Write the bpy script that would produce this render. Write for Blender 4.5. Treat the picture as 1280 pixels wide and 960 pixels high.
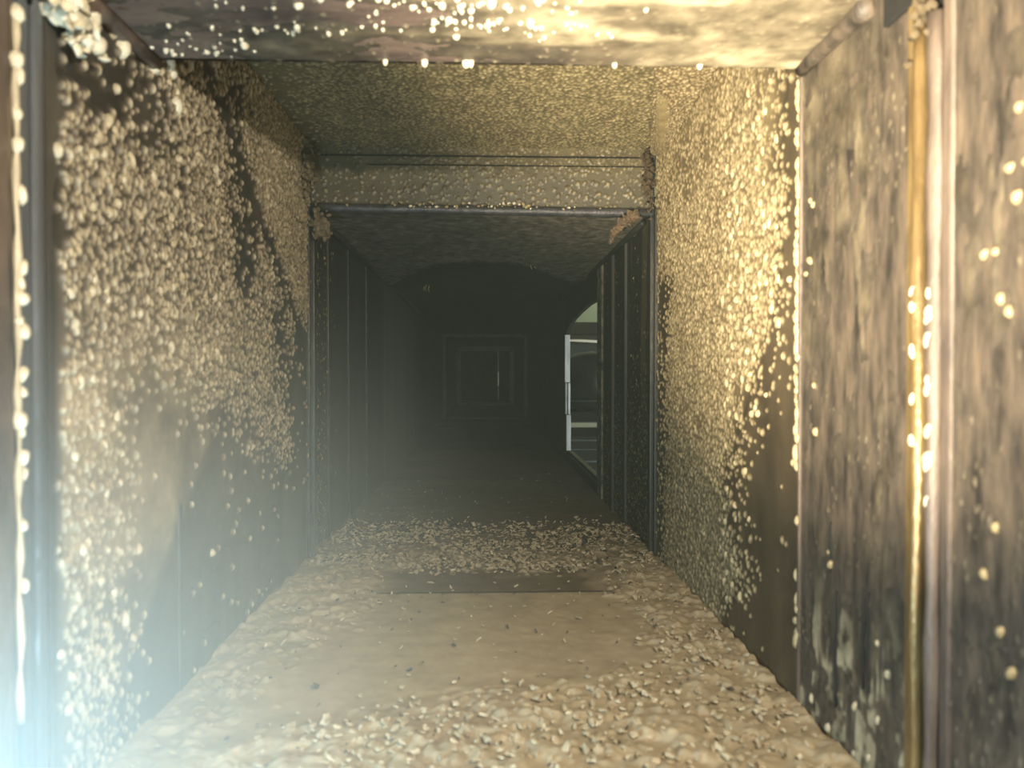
import bpy, math, random
import numpy as np
from mathutils import Vector, Matrix

random.seed(7)
rng = np.random.default_rng(11)
for o in list(bpy.data.objects):
    bpy.data.objects.remove(o)
C = bpy.context.scene.collection
SC = bpy.context.scene

# ------------------------------------------------------------------ camera
YAW, PITCH = math.radians(1.97), math.radians(0.72)
cam_d = bpy.data.cameras.new('camera')
cam_d.sensor_width = 36.0
cam_d.lens = 27.0
cam_d.clip_start = 0.01
cam_d.dof.use_dof = True
cam_d.dof.focus_distance = 1.7
cam_d.dof.aperture_fstop = 6.5
cam = bpy.data.objects.new('camera', cam_d)
cam.rotation_euler = (math.pi / 2 - PITCH, 0, -YAW)
C.objects.link(cam)
SC.camera = cam

# ------------------------------------------------------------------ world, lamps, exposure
w = bpy.data.worlds.new('daylight')
SC.world = w
w.use_nodes = True
w.node_tree.nodes['Background'].inputs[0].default_value = (0.62, 0.78, 0.86, 1)
w.node_tree.nodes['Background'].inputs[1].default_value = 0.10


def lamp(name, kind, loc, energy, color, size=0.01, target=None, **kw):
    d = bpy.data.lights.new(name, kind)
    d.energy = energy
    d.color = color
    if kind == 'AREA':
        d.size = size
    else:
        d.shadow_soft_size = size
    for k, v in kw.items():
        setattr(d, k, v)
    o = bpy.data.objects.new(name, d)
    o.location = loc
    if target is not None:
        o.rotation_euler = (Vector(target) - Vector(loc)).to_track_quat('-Z', 'Y').to_euler()
    C.objects.link(o)
    return o


# an unseen side spot added at the right to rake the left wall, a torch low on the left aimed up to the right,
# and an added cool spot at the lower left that imitates lens glare
lamp('side_spot', 'SPOT', (0.22, -0.02, 0.21), 34.0, (1.0, 0.90, 0.72), 0.012, (-0.25, 0.95, -0.16),
     spot_size=math.radians(128), spot_blend=1.0)
lamp('torch', 'SPOT', (-0.20, 0.0, -0.20), 180.0, (1.0, 0.87, 0.63), 0.012, (0.285, 0.76, 0.27),
     spot_size=math.radians(55), spot_blend=1.0)
lamp('glare_spot', 'SPOT', (-0.285, 0.32, -0.235), 11.0, (0.50, 0.82, 1.0), 0.02, (0.0, 0.46, -0.05),
     spot_size=math.radians(165), spot_blend=0.6)
lamp('hall_lamp', 'AREA', (2.2, 1.2, -0.1), 26, (0.95, 1.0, 0.92), 0.8, (0.5, 4.0, 0.0))
lamp('olive_wall_fill', 'AREA', (1.6, 7.2, 2.0), 24, (0.95, 1.0, 0.85), 0.6, (1.3, 9.0, 1.0))  # unseen fill added to brighten the olive wall

SC.view_settings.view_transform = 'Standard'
SC.view_settings.look = 'None'
SC.view_settings.gamma = 1.0
SC.view_settings.exposure = 0.0
SC.view_settings.use_curve_mapping = False
SC.cycles.use_denoising = True
SC.cycles.max_bounces = 5
SC.cycles.volume_bounces = 0

# ------------------------------------------------------------------ dimensions (metres; lens at the origin, duct runs along +Y)
WL, WR, ZF = -0.307, 0.300, -0.320
ZC, ZR = 0.289, 0.400           # duct ceiling, raised ceiling of the box section
Y0, YL, YH, YE = -0.28, 0.72, 1.36, 9.5
YS = 0.515                       # near flange joint
YR = 5.5                         # far flange ring


# ------------------------------------------------------------------ helpers
def link(o, parent=None):
    C.objects.link(o)
    if parent is not None:
        o.parent = parent
    return o


def tag(o, label=None, cat=None, group=None, kind=None):
    for k, v in (('label', label), ('category', cat), ('group', group), ('kind', kind)):
        if v:
            o[k] = v
    return o


def empty(name, kind=None, loc=(0, 0, 0)):
    o = bpy.data.objects.new(name, None)
    o.location = loc
    o.empty_display_size = 0.05
    C.objects.link(o)
    if kind:
        o['kind'] = kind
    return o


def mesh_obj(name, verts, faces, mat, parent=None, smooth=False):
    me = bpy.data.meshes.new(name)
    me.from_pydata([tuple(v) for v in verts], [], faces)
    me.materials.append(mat)
    if smooth:
        me.polygons.foreach_set('use_smooth', [True] * len(me.polygons))
    me.update()
    return link(bpy.data.objects.new(name, me), parent)


def box(name, lo, hi, mat, parent=None, bev=0.0):
    x0, y0, z0 = lo
    x1, y1, z1 = hi
    v = [(x0, y0, z0), (x1, y0, z0), (x1, y1, z0), (x0, y1, z0), (x0, y0, z1), (x1, y0, z1), (x1, y1, z1), (x0, y1, z1)]
    f = [(3, 2, 1, 0), (4, 5, 6, 7), (0, 1, 5, 4), (1, 2, 6, 5), (2, 3, 7, 6), (3, 0, 4, 7)]
    o = mesh_obj(name, v, f, mat, parent)
    if bev:
        m = o.modifiers.new('soft', 'BEVEL')
        m.width = bev
        m.segments = 2
    return o


def tube(name, pts, radii, mat, parent=None, n=8):
    pts = [Vector(p) for p in pts]
    V, F = [], []
    for i, p in enumerate(pts):
        d = (pts[min(i + 1, len(pts) - 1)] - pts[max(i - 1, 0)]).normalized()
        a = d.cross(Vector((0, 0, 1)) if abs(d.z) < 0.9 else Vector((1, 0, 0))).normalized()
        b = d.cross(a)
        r = radii[i] if hasattr(radii, '__len__') else radii
        for k in range(n):
            t = 2 * math.pi * k / n
            V.append(p + a * (r * math.cos(t)) + b * (r * math.sin(t)))
    for i in range(len(pts) - 1):
        for k in range(n):
            F.append((i * n + k, i * n + (k + 1) % n, (i + 1) * n + (k + 1) % n, (i + 1) * n + k))
    F.append(tuple(reversed(range(n))))
    F.append(tuple((len(pts) - 1) * n + k for k in range(n)))
    return mesh_obj(name, V, F, mat, parent, True)


_lat = np.random.default_rng(3).random((16, 128, 128))


def noise(u, v, scale, seed=0, octs=3):
    """value noise, 0..1, wavelength = scale metres"""
    out = np.zeros(np.broadcast(u, v).shape)
    amp, tot = 1.0, 0.0
    for k in range(octs):
        L = _lat[(seed + k * 5) % 16]
        x = np.asarray(u) / scale * 2 ** k + 37.3 + seed * 11.7
        y = np.asarray(v) / scale * 2 ** k + 51.9 + seed * 7.1
        xi, yi = np.floor(x).astype(int), np.floor(y).astype(int)
        fx, fy = x - xi, y - yi
        fx, fy = fx * fx * (3 - 2 * fx), fy * fy * (3 - 2 * fy)
        a, b = L[xi % 128, yi % 128], L[(xi + 1) % 128, yi % 128]
        c, d = L[xi % 128, (yi + 1) % 128], L[(xi + 1) % 128, (yi + 1) % 128]
        out = out + amp * ((a * (1 - fx) + b * fx) * (1 - fy) + (c * (1 - fx) + d * fx) * fy)
        tot += amp
        amp *= 0.5
    return out / tot


def sst(a, b, x):
    t = np.clip((np.asarray(x) - a) / (b - a), 0, 1)
    return t * t * (3 - 2 * t)


# ------------------------------------------------------------------ materials
def new_mat(name):
    m = bpy.data.materials.new(name)
    m.use_nodes = True
    nt = m.node_tree
    b = nt.nodes['Principled BSDF']
    return m, nt, b


def N(nt, typ, **props):
    n = nt.nodes.new(typ)
    for k, v in props.items():
        setattr(n, k, v)
    return n


def coords(nt, scale=(1, 1, 1)):
    tc = N(nt, 'ShaderNodeTexCoord')
    mp = N(nt, 'ShaderNodeMapping')
    mp.inputs['Scale'].default_value = scale
    nt.links.new(tc.outputs['Object'], mp.inputs['Vector'])
    return mp.outputs['Vector']


def noise_node(nt, vec, scale, detail=5, rough=0.6):
    n = N(nt, 'ShaderNodeTexNoise')
    n.inputs['Scale'].default_value = scale
    n.inputs['Detail'].default_value = detail
    n.inputs['Roughness'].default_value = rough
    nt.links.new(vec, n.inputs['Vector'])
    return n.outputs['Fac']


def ramp(nt, fac, stops):
    r = N(nt, 'ShaderNodeValToRGB')
    el = r.color_ramp.elements
    while len(el) < len(stops):
        el.new(0.5)
    for e, (p, c) in zip(el, stops):
        e.position = p
        e.color = (c[0], c[1], c[2], 1)
    nt.links.new(fac, r.inputs['Fac'])
    return r.outputs['Color']


def bump(nt, b, height, strength, dist):
    bp = N(nt, 'ShaderNodeBump')
    bp.inputs['Strength'].default_value = strength
    bp.inputs['Distance'].default_value = dist
    nt.links.new(height, bp.inputs['Height'])
    nt.links.new(bp.outputs['Normal'], b.inputs['Normal'])


def metal_mat(name, stops, scale, stretch=(1, 1, 1), rough=0.5, metallic=0.0, bstr=0.3, bdist=0.002, bscale=180, spec=0.5):
    m, nt, b = new_mat(name)
    f = noise_node(nt, coords(nt, stretch), scale)
    nt.links.new(ramp(nt, f, stops), b.inputs['Base Color'])
    b.inputs['Roughness'].default_value = rough
    b.inputs['Metallic'].default_value = metallic
    b.inputs['Specular IOR Level'].default_value = spec
    if bstr:
        bump(nt, b, noise_node(nt, coords(nt, stretch), bscale), bstr, bdist)
    return m


def crust_mat(name, low, mid, high, rough=0.6, spec=0.4, bstr=0.35, var=0.25):
    """bare film -> thin dust -> full deposit, after the thickness stored on the mesh"""
    m, nt, b = new_mat(name)
    at = N(nt, 'ShaderNodeAttribute', attribute_name='deposit')
    col = ramp(nt, at.outputs['Fac'], [(0.0, low), (0.45, mid), (1.0, high)])
    vec = coords(nt)
    f = noise_node(nt, vec, 28, 6)
    f2 = ramp(nt, f, [(0.3, (1 - var,) * 3), (0.7, (1 + var * 0.4,) * 3)])
    mx = N(nt, 'ShaderNodeMix', data_type='RGBA', blend_type='MULTIPLY')
    mx.inputs['Factor'].default_value = 1.0
    nt.links.new(col, mx.inputs['A'])
    nt.links.new(f2, mx.inputs['B'])
    nt.links.new(mx.outputs['Result'], b.inputs['Base Color'])
    b.inputs['Roughness'].default_value = rough
    b.inputs['Specular IOR Level'].default_value = spec
    if bstr:
        bump(nt, b, noise_node(nt, vec, 420, 3), bstr, 0.0012)
    return m


M = {}
M['plate_near'] = metal_mat('brown stained plate', [(0.34, (0.032, 0.026, 0.021)), (0.5, (0.090, 0.070, 0.053)), (0.68, (0.155, 0.115, 0.08))],
                            60, (1, 1, 0.30), 0.55, 0, 0.5, 0.004, 90)
M['plate_left'] = metal_mat('dark film plate', [(0.3, (0.030, 0.030, 0.028)), (0.7, (0.085, 0.075, 0.060))], 14, (1, 1, 0.4), 0.5)
M['plate_right'] = metal_mat('dark brown plate', [(0.3, (0.060, 0.045, 0.028)), (0.7, (0.13, 0.095, 0.055))], 14, (1, 1, 0.4), 0.5)
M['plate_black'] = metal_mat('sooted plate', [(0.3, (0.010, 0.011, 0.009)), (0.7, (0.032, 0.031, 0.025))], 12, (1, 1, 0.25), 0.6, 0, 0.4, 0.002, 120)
M['soot'] = metal_mat('soot crust', [(0.3, (0.05, 0.048, 0.040)), (0.52, (0.20, 0.18, 0.14)), (0.72, (0.42, 0.38, 0.29))], 45, (1, 1, 1), 0.7, 0, 0.9, 0.006, 260)
M['flange'] = metal_mat('flange steel', [(0.3, (0.020, 0.021, 0.020)), (0.7, (0.07, 0.065, 0.055))], 40, (1, 1, 0.2), 0.35, 0.4, 0.3, 0.001, 300)
M['flange_far'] = metal_mat('dull far flange', [(0.3, (0.10, 0.10, 0.085)), (0.7, (0.17, 0.165, 0.14))], 30, (1, 1, 1), 0.6)
M['seam_gold'] = metal_mat('oily glint seam metal', [(0.3, (0.13, 0.085, 0.04)), (0.5, (0.28, 0.19, 0.08)), (0.7, (0.42, 0.29, 0.12))], 30, (1, 1, 0.3), 0.32, 0.4, 0.6, 0.003, 130)  # gold tone puts the torch's warm glint into the metal
M['seam_blue'] = metal_mat('bluish seam metal', [(0.3, (0.07, 0.08, 0.095)), (0.7, (0.16, 0.17, 0.18))], 18, (1, 1, 0.15), 0.35, 0.3, 0.2, 0.002, 130)
M['seam_pale'] = metal_mat('pale brown seam', [(0.3, (0.07, 0.055, 0.048)), (0.7, (0.20, 0.15, 0.115))], 30, (1, 1, 0.3), 0.45, 0.1, 0.6, 0.003, 130)
M['ceiling_near'] = metal_mat('purple brown ceiling plate', [(0.25, (0.05, 0.037, 0.034)), (0.5, (0.15, 0.105, 0.085)), (0.75, (0.25, 0.18, 0.13))],
                              16, (0.5, 1.6, 1), 0.45, 0, 0.6, 0.004, 70)
M['lip'] = metal_mat('rolled lip steel', [(0.3, (0.03, 0.03, 0.035)), (0.7, (0.10, 0.095, 0.10))], 60, (1, 1, 1), 0.3, 0.3, 0.6, 0.002, 260)
M['galv'] = metal_mat('bare galvanised edge', [(0.3, (0.45, 0.50, 0.52)), (0.7, (0.75, 0.80, 0.82))], 40, (1, 1, 0.3), 0.4, 0.2, 0.1)
M['crack'] = metal_mat('black gap', [(0.3, (0.008, 0.008, 0.008)), (0.7, (0.02, 0.018, 0.015))], 30, (1, 1, 1), 0.8)
M['rust'] = metal_mat('brown rust flake', [(0.3, (0.075, 0.050, 0.029)), (0.7, (0.19, 0.13, 0.072))], 90, (1, 1, 1), 0.8, 0, 0.8, 0.003, 220)
M['lump'] = metal_mat('tan crusty lump', [(0.3, (0.20, 0.14, 0.08)), (0.7, (0.48, 0.37, 0.22))], 110, (1, 1, 1), 0.75, 0, 0.9, 0.003, 260)
M['glob'] = metal_mat('cream globule', [(0.3, (0.42, 0.35, 0.235)), (0.7, (0.60, 0.515, 0.355))], 60, (1, 1, 1), 0.42, 0, 0.15, 0.001, 300)
M['glob_gold'] = metal_mat('golden globule', [(0.3, (0.42, 0.33, 0.185)), (0.7, (0.60, 0.49, 0.29))], 60, (1, 1, 1), 0.42, 0, 0.2, 0.001, 300)
M['glob_dark'] = metal_mat('olive grain', [(0.3, (0.25, 0.19, 0.10)), (0.7, (0.46, 0.36, 0.19))], 60, (1, 1, 1), 0.42, 0, 0.2, 0.001, 300)
M['sealant'] = metal_mat('pale sealant', [(0.3, (0.62, 0.54, 0.38)), (0.7, (0.80, 0.73, 0.56))], 40, (1, 1, 1), 0.4, 0, 0.2, 0.001, 200)
M['flake'] = metal_mat('cream flake', [(0.3, (0.32, 0.255, 0.165)), (0.7, (0.50, 0.41, 0.27))], 70, (1, 1, 1), 0.6, 0, 0.4, 0.001, 240)
M['flake_pale'] = metal_mat('pale flake', [(0.3, (0.42, 0.345, 0.225)), (0.7, (0.62, 0.53, 0.37))], 60, (1, 1, 1), 0.5, 0, 0.4, 0.001, 240)
M['flake_dark'] = metal_mat('charcoal flake', [(0.3, (0.03, 0.03, 0.027)), (0.7, (0.09, 0.082, 0.065))], 70, (1, 1, 1), 0.6, 0, 0.4, 0.001, 240)
M['crust_left'] = crust_mat('left wall deposit', (0.030, 0.028, 0.026), (0.165, 0.138, 0.10), (0.58, 0.495, 0.345), 0.45, 0.4)
M['crust_right'] = crust_mat('right wall deposit', (0.055, 0.043, 0.027), (0.26, 0.195, 0.105), (0.56, 0.45, 0.265), 0.48, 0.4)
M['crust_top'] = crust_mat('raised ceiling deposit', (0.055, 0.049, 0.032), (0.23, 0.185, 0.10), (0.48, 0.39, 0.215), 0.40, 0.5)
M['crust_near'] = crust_mat('near plate deposit', (0.075, 0.062, 0.050), (0.17, 0.135, 0.09), (0.55, 0.46, 0.30), 0.5, 0.4, 0.6, 0.6)
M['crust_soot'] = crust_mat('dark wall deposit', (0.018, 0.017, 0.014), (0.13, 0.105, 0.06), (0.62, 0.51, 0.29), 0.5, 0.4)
M['dust'] = crust_mat('floor dust', (0.040, 0.034, 0.026), (0.19, 0.15, 0.10), (0.48, 0.395, 0.265), 0.8, 0.25, 0.25, 0.2)
M['olive_wall'] = metal_mat('olive hall wall', [(0.3, (0.34, 0.37, 0.22)), (0.7, (0.40, 0.43, 0.27))], 3, (1, 1, 1), 0.8, 0, 0)
M['beam'] = metal_mat('brown painted beam', [(0.3, (0.10, 0.085, 0.05)), (0.7, (0.13, 0.11, 0.07))], 8, (1, 1, 1), 0.6, 0, 0)
M['tank'] = metal_mat('dark grey tank paint', [(0.3, (0.03, 0.036, 0.034)), (0.7, (0.05, 0.056, 0.052))], 8, (1, 1, 1), 0.35, 0, 0)
M['rail'] = metal_mat('cream rail paint', [(0.3, (0.72, 0.70, 0.44)), (0.7, (0.85, 0.83, 0.58))], 8, (1, 1, 1), 0.4, 0, 0)
M['steel_grey'] = metal_mat('grey steel', [(0.3, (0.13, 0.15, 0.145)), (0.7, (0.19, 0.21, 0.20))], 8, (1, 1, 1), 0.4, 0.2, 0)
M['hall_dark'] = metal_mat('dark hall wall', [(0.3, (0.05, 0.055, 0.05)), (0.7, (0.07, 0.075, 0.065))], 3, (1, 1, 1), 0.8, 0, 0)
mt, nt, b = new_mat('lit lamp tube')
b.inputs['Base Color'].default_value = (0.9, 0.9, 0.75, 1)
b.inputs['Emission Color'].default_value = (1.0, 0.98, 0.72, 1)
b.inputs['Emission Strength'].default_value = 0.35
M['tube'] = mt

# ------------------------------------------------------------------ plane maps: (u, v, height off the plane) -> xyz
def map_left(u, v, h): return np.stack([WL + h, u, v], -1)
def map_right(u, v, h): return np.stack([WR - h, u, v], -1)
def map_floor(u, v, h): return np.stack([u, v, ZF + h], -1)
def map_ceil(z): return lambda u, v, h: np.stack([u, v, z - h], -1)
def map_head(u, v, h): return np.stack([u, YH - h, v], -1)


FRAME = {   # rotation whose columns are the local x, y, z axes of a glob on each surface
    'left': Matrix(((0, 0, 1), (1, 0, 0), (0, 1, 0))),
    'right': Matrix(((0, 0, -1), (-1, 0, 0), (0, 1, 0))),
    'floor': Matrix.Identity(3),
    'ceil': Matrix(((1, 0, 0), (0, -1, 0), (0, 0, -1))),
    'head': Matrix(((1, 0, 0), (0, 0, -1), (0, 1, 0))),
}


def scatter(u0, u1, v0, v1, spacing, density, jitter=0.48):
    nu, nv = max(1, int((u1 - u0) / spacing)), max(1, int((v1 - v0) / spacing))
    uu, vv = np.meshgrid(np.arange(nu) + 0.5, np.arange(nv) + 0.5, indexing='ij')
    uu = u0 + (uu + rng.uniform(-jitter, jitter, uu.shape) + 0.5 * (np.arange(nv) % 2)[None, :]) * (u1 - u0) / nu
    vv = v0 + (vv + rng.uniform(-jitter, jitter, vv.shape)) * (v1 - v0) / nv
    uu, vv = uu.ravel(), vv.ravel()
    keep = rng.random(uu.shape) < density(uu, vv)
    return uu[keep], vv[keep]


def crust(name, parent, mat, mp, u0, u1, v0, v1, step, blobs, film, flip, film_h=0.0006, rough_h=0.0, film_tone=0.55, relief=None):
    """a relief of merged deposits on a plate: blobs = (u, v, ru, rv, h, tone, tilt) arrays; bare plate is left open"""
    nu, nv = int((u1 - u0) / step) + 1, int((v1 - v0) / step) + 1
    us, vs = np.linspace(u0, u1, nu), np.linspace(v0, v1, nv)
    U, V = np.meshgrid(us, vs, indexing='ij')
    fl = film(U, V)
    H = fl * film_h
    if rough_h:
        H = H + rough_h * fl * (noise(U, V, 0.012, 4, 3))
    D = fl * film_tone
    base = relief(U, V) if relief else 0 * U
    su, sv = (u1 - u0) / (nu - 1), (v1 - v0) / (nv - 1)
    for (bu, bv, ru, rv, bh, tone, tilt) in zip(*blobs):
        R = max(ru, rv)
        i0, i1 = max(0, int((bu - R - u0) / su)), min(nu, int((bu + R - u0) / su) + 2)
        j0, j1 = max(0, int((bv - R - v0) / sv)), min(nv, int((bv + R - v0) / sv) + 2)
        if i0 >= i1 or j0 >= j1:
            continue
        a = (us[i0:i1] - bu)[:, None]
        c = (vs[j0:j1] - bv)[None, :]
        ct, st = math.cos(tilt), math.sin(tilt)
        d2 = ((a * ct + c * st) / ru) ** 2 + ((c * ct - a * st) / rv) ** 2
        q = np.clip(1 - d2, 0, 1)
        H[i0:i1, j0:j1] = np.maximum(H[i0:i1, j0:j1], bh * q ** 0.6)
        D[i0:i1, j0:j1] = np.maximum(D[i0:i1, j0:j1], tone * np.minimum(1, 0.12 + 1.35 * q))
    H = H + base
    on = H > 2e-5
    Hs = np.where(on, H, -0.0005)
    P = mp(U, V, Hs).reshape(-1, 3)
    idx = np.arange(nu * nv).reshape(nu, nv)
    q = np.stack([idx[:-1, :-1], idx[1:, :-1], idx[1:, 1:], idx[:-1, 1:]], -1).reshape(-1, 4)
    okf = (on[:-1, :-1] | on[1:, :-1] | on[1:, 1:] | on[:-1, 1:]).reshape(-1)
    q = q[okf]
    if flip:
        q = q[:, ::-1]
    used = np.unique(q)
    remap = np.full(nu * nv, -1)
    remap[used] = np.arange(len(used))
    q = remap[q]
    me = bpy.data.meshes.new(name)
    me.vertices.add(len(used))
    me.vertices.foreach_set('co', P[used].astype(np.float32).ravel())
    me.loops.add(len(q) * 4)
    me.loops.foreach_set('vertex_index', q.astype(np.int32).ravel())
    me.polygons.add(len(q))
    me.polygons.foreach_set('loop_start', (np.arange(len(q)) * 4).astype(np.int32))
    me.polygons.foreach_set('use_smooth', np.ones(len(q), dtype=bool))
    me.update(calc_edges=True)
    at = me.attributes.new('deposit', 'FLOAT', 'POINT')
    at.data.foreach_set('value', np.clip(D, 0, 1).ravel()[used].astype(np.float32))
    me.materials.append(mat)
    o = link(bpy.data.objects.new(name, me), parent)
    o['kind'] = 'stuff'
    return o


def make_blobs(u, v, r0, r1, asp=1.0, hr=(0.5, 0.9), tone=(0.7, 1.0), tilt=0.35):
    n = len(u)
    r = r0 * (r1 / r0) ** rng.random(n)
    a = asp * rng.uniform(0.8, 1.25, n)
    return (u, v, r / np.sqrt(a), r * np.sqrt(a), r * rng.uniform(*hr, n), rng.uniform(*tone, n), rng.uniform(-tilt, tilt, n))


# lumpy half-dome templates for single globules (about 40 triangles each)
def dome_verts(seed, n=8, lump=0.16):
    rr = random.Random(seed)
    ph = [rr.uniform(0, 6.28) for _ in range(3)]
    V, F = [], []
    rings = [(1.0, -0.12), (0.93, 0.38), (0.58, 0.82)]
    for (r, z) in rings:
        for k in range(n):
            t = 2 * math.pi * k / n
            s = 1 + lump * math.sin(2 * t + ph[0]) + lump * 0.6 * math.sin(3 * t + ph[1])
            V.append((r * s * math.cos(t), r * s * math.sin(t), z * (1 + lump * 0.5 * math.sin(t + ph[2]))))
    V.append((0, 0, 1.0))
    for i in range(2):
        for k in range(n):
            F.append((i * n + k, i * n + (k + 1) % n, (i + 1) * n + (k + 1) % n, (i + 1) * n + k))
    for k in range(n):
        F.append((2 * n + k, 2 * n + (k + 1) % n, 3 * n))
    return V, F


_dome_cache = {}


def dome_mesh(mat, k):
    key = (mat.name, k)
    if key not in _dome_cache:
        V, F = dome_verts(k)
        me = bpy.data.meshes.new('globule')
        me.from_pydata(V, [], F)
        me.polygons.foreach_set('use_smooth', [True] * len(F))
        me.materials.append(mat)
        me.update()
        _dome_cache[key] = me
    return _dome_cache[key]


def glob(parent, mat, side, loc, ru, rv, h, tilt=None, name='globule'):
    o = bpy.data.objects.new(name, dome_mesh(mat, random.randrange(7)))
    R = FRAME[side] @ Matrix.Rotation(random.uniform(-0.35, 0.35) if tilt is None else tilt, 3, 'Z')
    o.rotation_euler = R.to_euler()
    o.location = loc
    o.scale = (ru, rv, h)
    return link(o, parent)


# ------------------------------------------------------------------ WALL LEFT
wall_left = empty('wall_left', 'structure')
box('wall_panel', (WL - 0.012, Y0, ZF - 0.03), (WL, YS - 0.004, ZC + 0.03), M['plate_near'], wall_left)
box('wall_panel', (WL - 0.012, YS + 0.035, ZF - 0.03), (WL, 1.345, ZR + 0.02), M['plate_left'], wall_left)
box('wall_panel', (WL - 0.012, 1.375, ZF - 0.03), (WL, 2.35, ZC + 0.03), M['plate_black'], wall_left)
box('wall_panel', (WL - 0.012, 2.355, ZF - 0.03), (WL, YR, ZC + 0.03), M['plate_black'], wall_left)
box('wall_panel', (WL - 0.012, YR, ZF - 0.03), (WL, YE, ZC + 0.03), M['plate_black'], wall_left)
box('backing_strip', (WL - 0.025, YS - 0.02, ZF - 0.03), (WL - 0.010, YS + 0.05, ZR), M['seam_blue'], wall_left)
# folded standing seams of the dark section
for y in (1.50, 1.72, 1.98):
    box('panel_seam', (WL - 0.002, y, ZF), (WL + 0.0035, y + 0.012, ZC), M['flange'], wall_left, 0.001)
box('panel_seam', (WL - 0.002, 0.775, ZF), (WL + 0.002, 0.783, -0.13), M['plate_left'], wall_left, 0.0008)


def dens_left(u, v):
    d = 0.98 - 0.12 * sst(0.9, 1.2, u)
    d = d * (1 - 0.80 * sst(0.17, 0.23, v) * (1 - sst(0.70, 0.84, u + 0.3 * (v - 0.2))))     # thin at the upper near corner
    patch = noise(u, v, 0.16, 2, 3)
    d = d * (1 - 0.75 * sst(0.50, 0.62, patch) * sst(0.80, 0.95, u) * sst(-0.12, 0.0, v))
    crack = np.abs((v - 0.29) + 0.62 * (u - 0.93))                                         # dark run down from the top
    d = d * (1 - 0.9 * (1 - sst(0.008, 0.022, crack)))
    low = sst(0.03, -0.09, v - 0.30 * (0.85 - u))
    d = d * (1 - 0.985 * low * sst(0.59, 0.72, u))
    d = d * (1 - 0.93 * sst(1.17, 1.25, u) * sst(0.10, -0.03, v))
    d = d * sst(0.555, 0.575, u)
    return d


def film_left(u, v):
    n = noise(u, v, 0.07, 6, 4)
    f = 0.15 + 0.80 * sst(0.15, -0.03, v) * (1 - sst(1.05, 1.25, u)) * (1 - 0.5 * sst(-0.12, -0.22, v))
    f = f * (1 - 0.65 * sst(0.54, 0.64, noise(u, v, 0.15, 9, 3)) * sst(0.8, 0.86, u))
    f = f + 0.55 * sst(1.0, 1.08, u) * sst(0.17, 0.24, v)
    f = f * (1 - 0.50 * sst(0.0, 0.03, (-0.115 - v) - 0.9 * (0.80 - u)) * sst(0.62, 0.66, u))     # lower patch: cast shadow put into the film
    f = f * (0.55 + 0.9 * n) - 0.12
    return np.clip(f, 0, 1) * sst(0.552, 0.57, u)


u, v = scatter(0.555, 1.345, ZF, ZR, 0.0065, dens_left)
bl = make_blobs(u, v, 0.0025, 0.0045, 1.7, (0.8, 1.35), (0.6, 1.0), 0.3)
u2, v2 = scatter(0.98, 1.345, 0.10, ZR, 0.0055, lambda a, c: 0.95 * sst(0, 0.03, (c - 0.29) + 0.62 * (a - 0.93) - 0.015))
b2 = make_blobs(u2, v2, 0.0024, 0.0048, 1.1, (0.5, 0.9), (0.55, 1.0), 0.8)
bl = tuple(np.concatenate([a, c]) for a, c in zip(bl, b2))
crust('crust', wall_left, M['crust_left'], map_left, 0.55, 1.345, ZF, ZR, 0.0016, bl, film_left, False, 0.0005, 0.0016, 0.75)
# the largest globules, one by one
cu, cv = scatter(0.56, 1.0, -0.25, 0.36, 0.022, lambda a, c: dens_left(a, c) * 0.62 * sst(1.05, 0.7, a))
for a, c in list(zip(cu, cv))[:260]:
    r = random.uniform(0.0027, 0.0042)
    glob(wall_left, M['glob'], 'left', (WL + 0.0006, a, c), r, r * random.uniform(1.2, 1.9), r * random.uniform(1.0, 1.4))
for k in range(40):                                             # thick splatter under the ceiling corner
    a, c = 0.58 + 0.20 * random.random() ** 1.3, 0.30 + random.uniform(-0.045, 0.05)
    r = random.uniform(0.004, 0.008)
    glob(wall_left, M['sealant'], 'left', (WL + 0.001, a, c), r, r * 1.25, r)
# dark section: drizzle of grains beside its seams
u, v = scatter(1.375, 1.60, ZF, ZC, 0.008, lambda a, c: 0.55 * np.exp(-((a - 1.40) / 0.03) ** 2) + 0.35 * np.exp(-((a - 1.475) / 0.012) ** 2) + 0.03)
crust('crust', wall_left, M['crust_soot'], map_left, 1.372, 1.62, ZF, ZC, 0.0022, make_blobs(u, v, 0.0016, 0.0036, 1.5, (0.5, 0.8), (0.5, 1)),
      lambda a, c: 0 * a, False)

# ------------------------------------------------------------------ WALL RIGHT (with the open hatch)
HY0, HY1, HZ0, HZ1 = 2.02, 2.88, -0.288, 0.200
wall_right = empty('wall_right', 'structure')
box('wall_panel', (WR, Y0, ZF - 0.03), (WR + 0.012, 0.488, ZC + 0.03), M['plate_near'], wall_right)
box('wall_panel', (WR, 0.532, ZF - 0.03), (WR + 0.012, 0.722, ZC + 0.03), M['plate_near'], wall_right)
box('wall_panel', (WR, 0.722, ZF - 0.03), (WR + 0.012, 1.345, ZR + 0.02), M['plate_right'], wall_right)
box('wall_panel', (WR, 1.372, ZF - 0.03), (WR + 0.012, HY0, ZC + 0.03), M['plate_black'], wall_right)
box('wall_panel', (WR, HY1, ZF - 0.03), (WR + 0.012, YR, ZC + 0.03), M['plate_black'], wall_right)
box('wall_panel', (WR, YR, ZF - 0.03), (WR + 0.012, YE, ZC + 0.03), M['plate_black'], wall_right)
box('backing_strip', (WR + 0.010, 0.47, ZF - 0.03), (WR + 0.025, 0.55, ZC + 0.03), M['seam_pale'], wall_right)
box('wall_panel', (WR, HY0, ZF - 0.03), (WR + 0.012, HY1, HZ0), M['plate_black'], wall_right)
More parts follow.
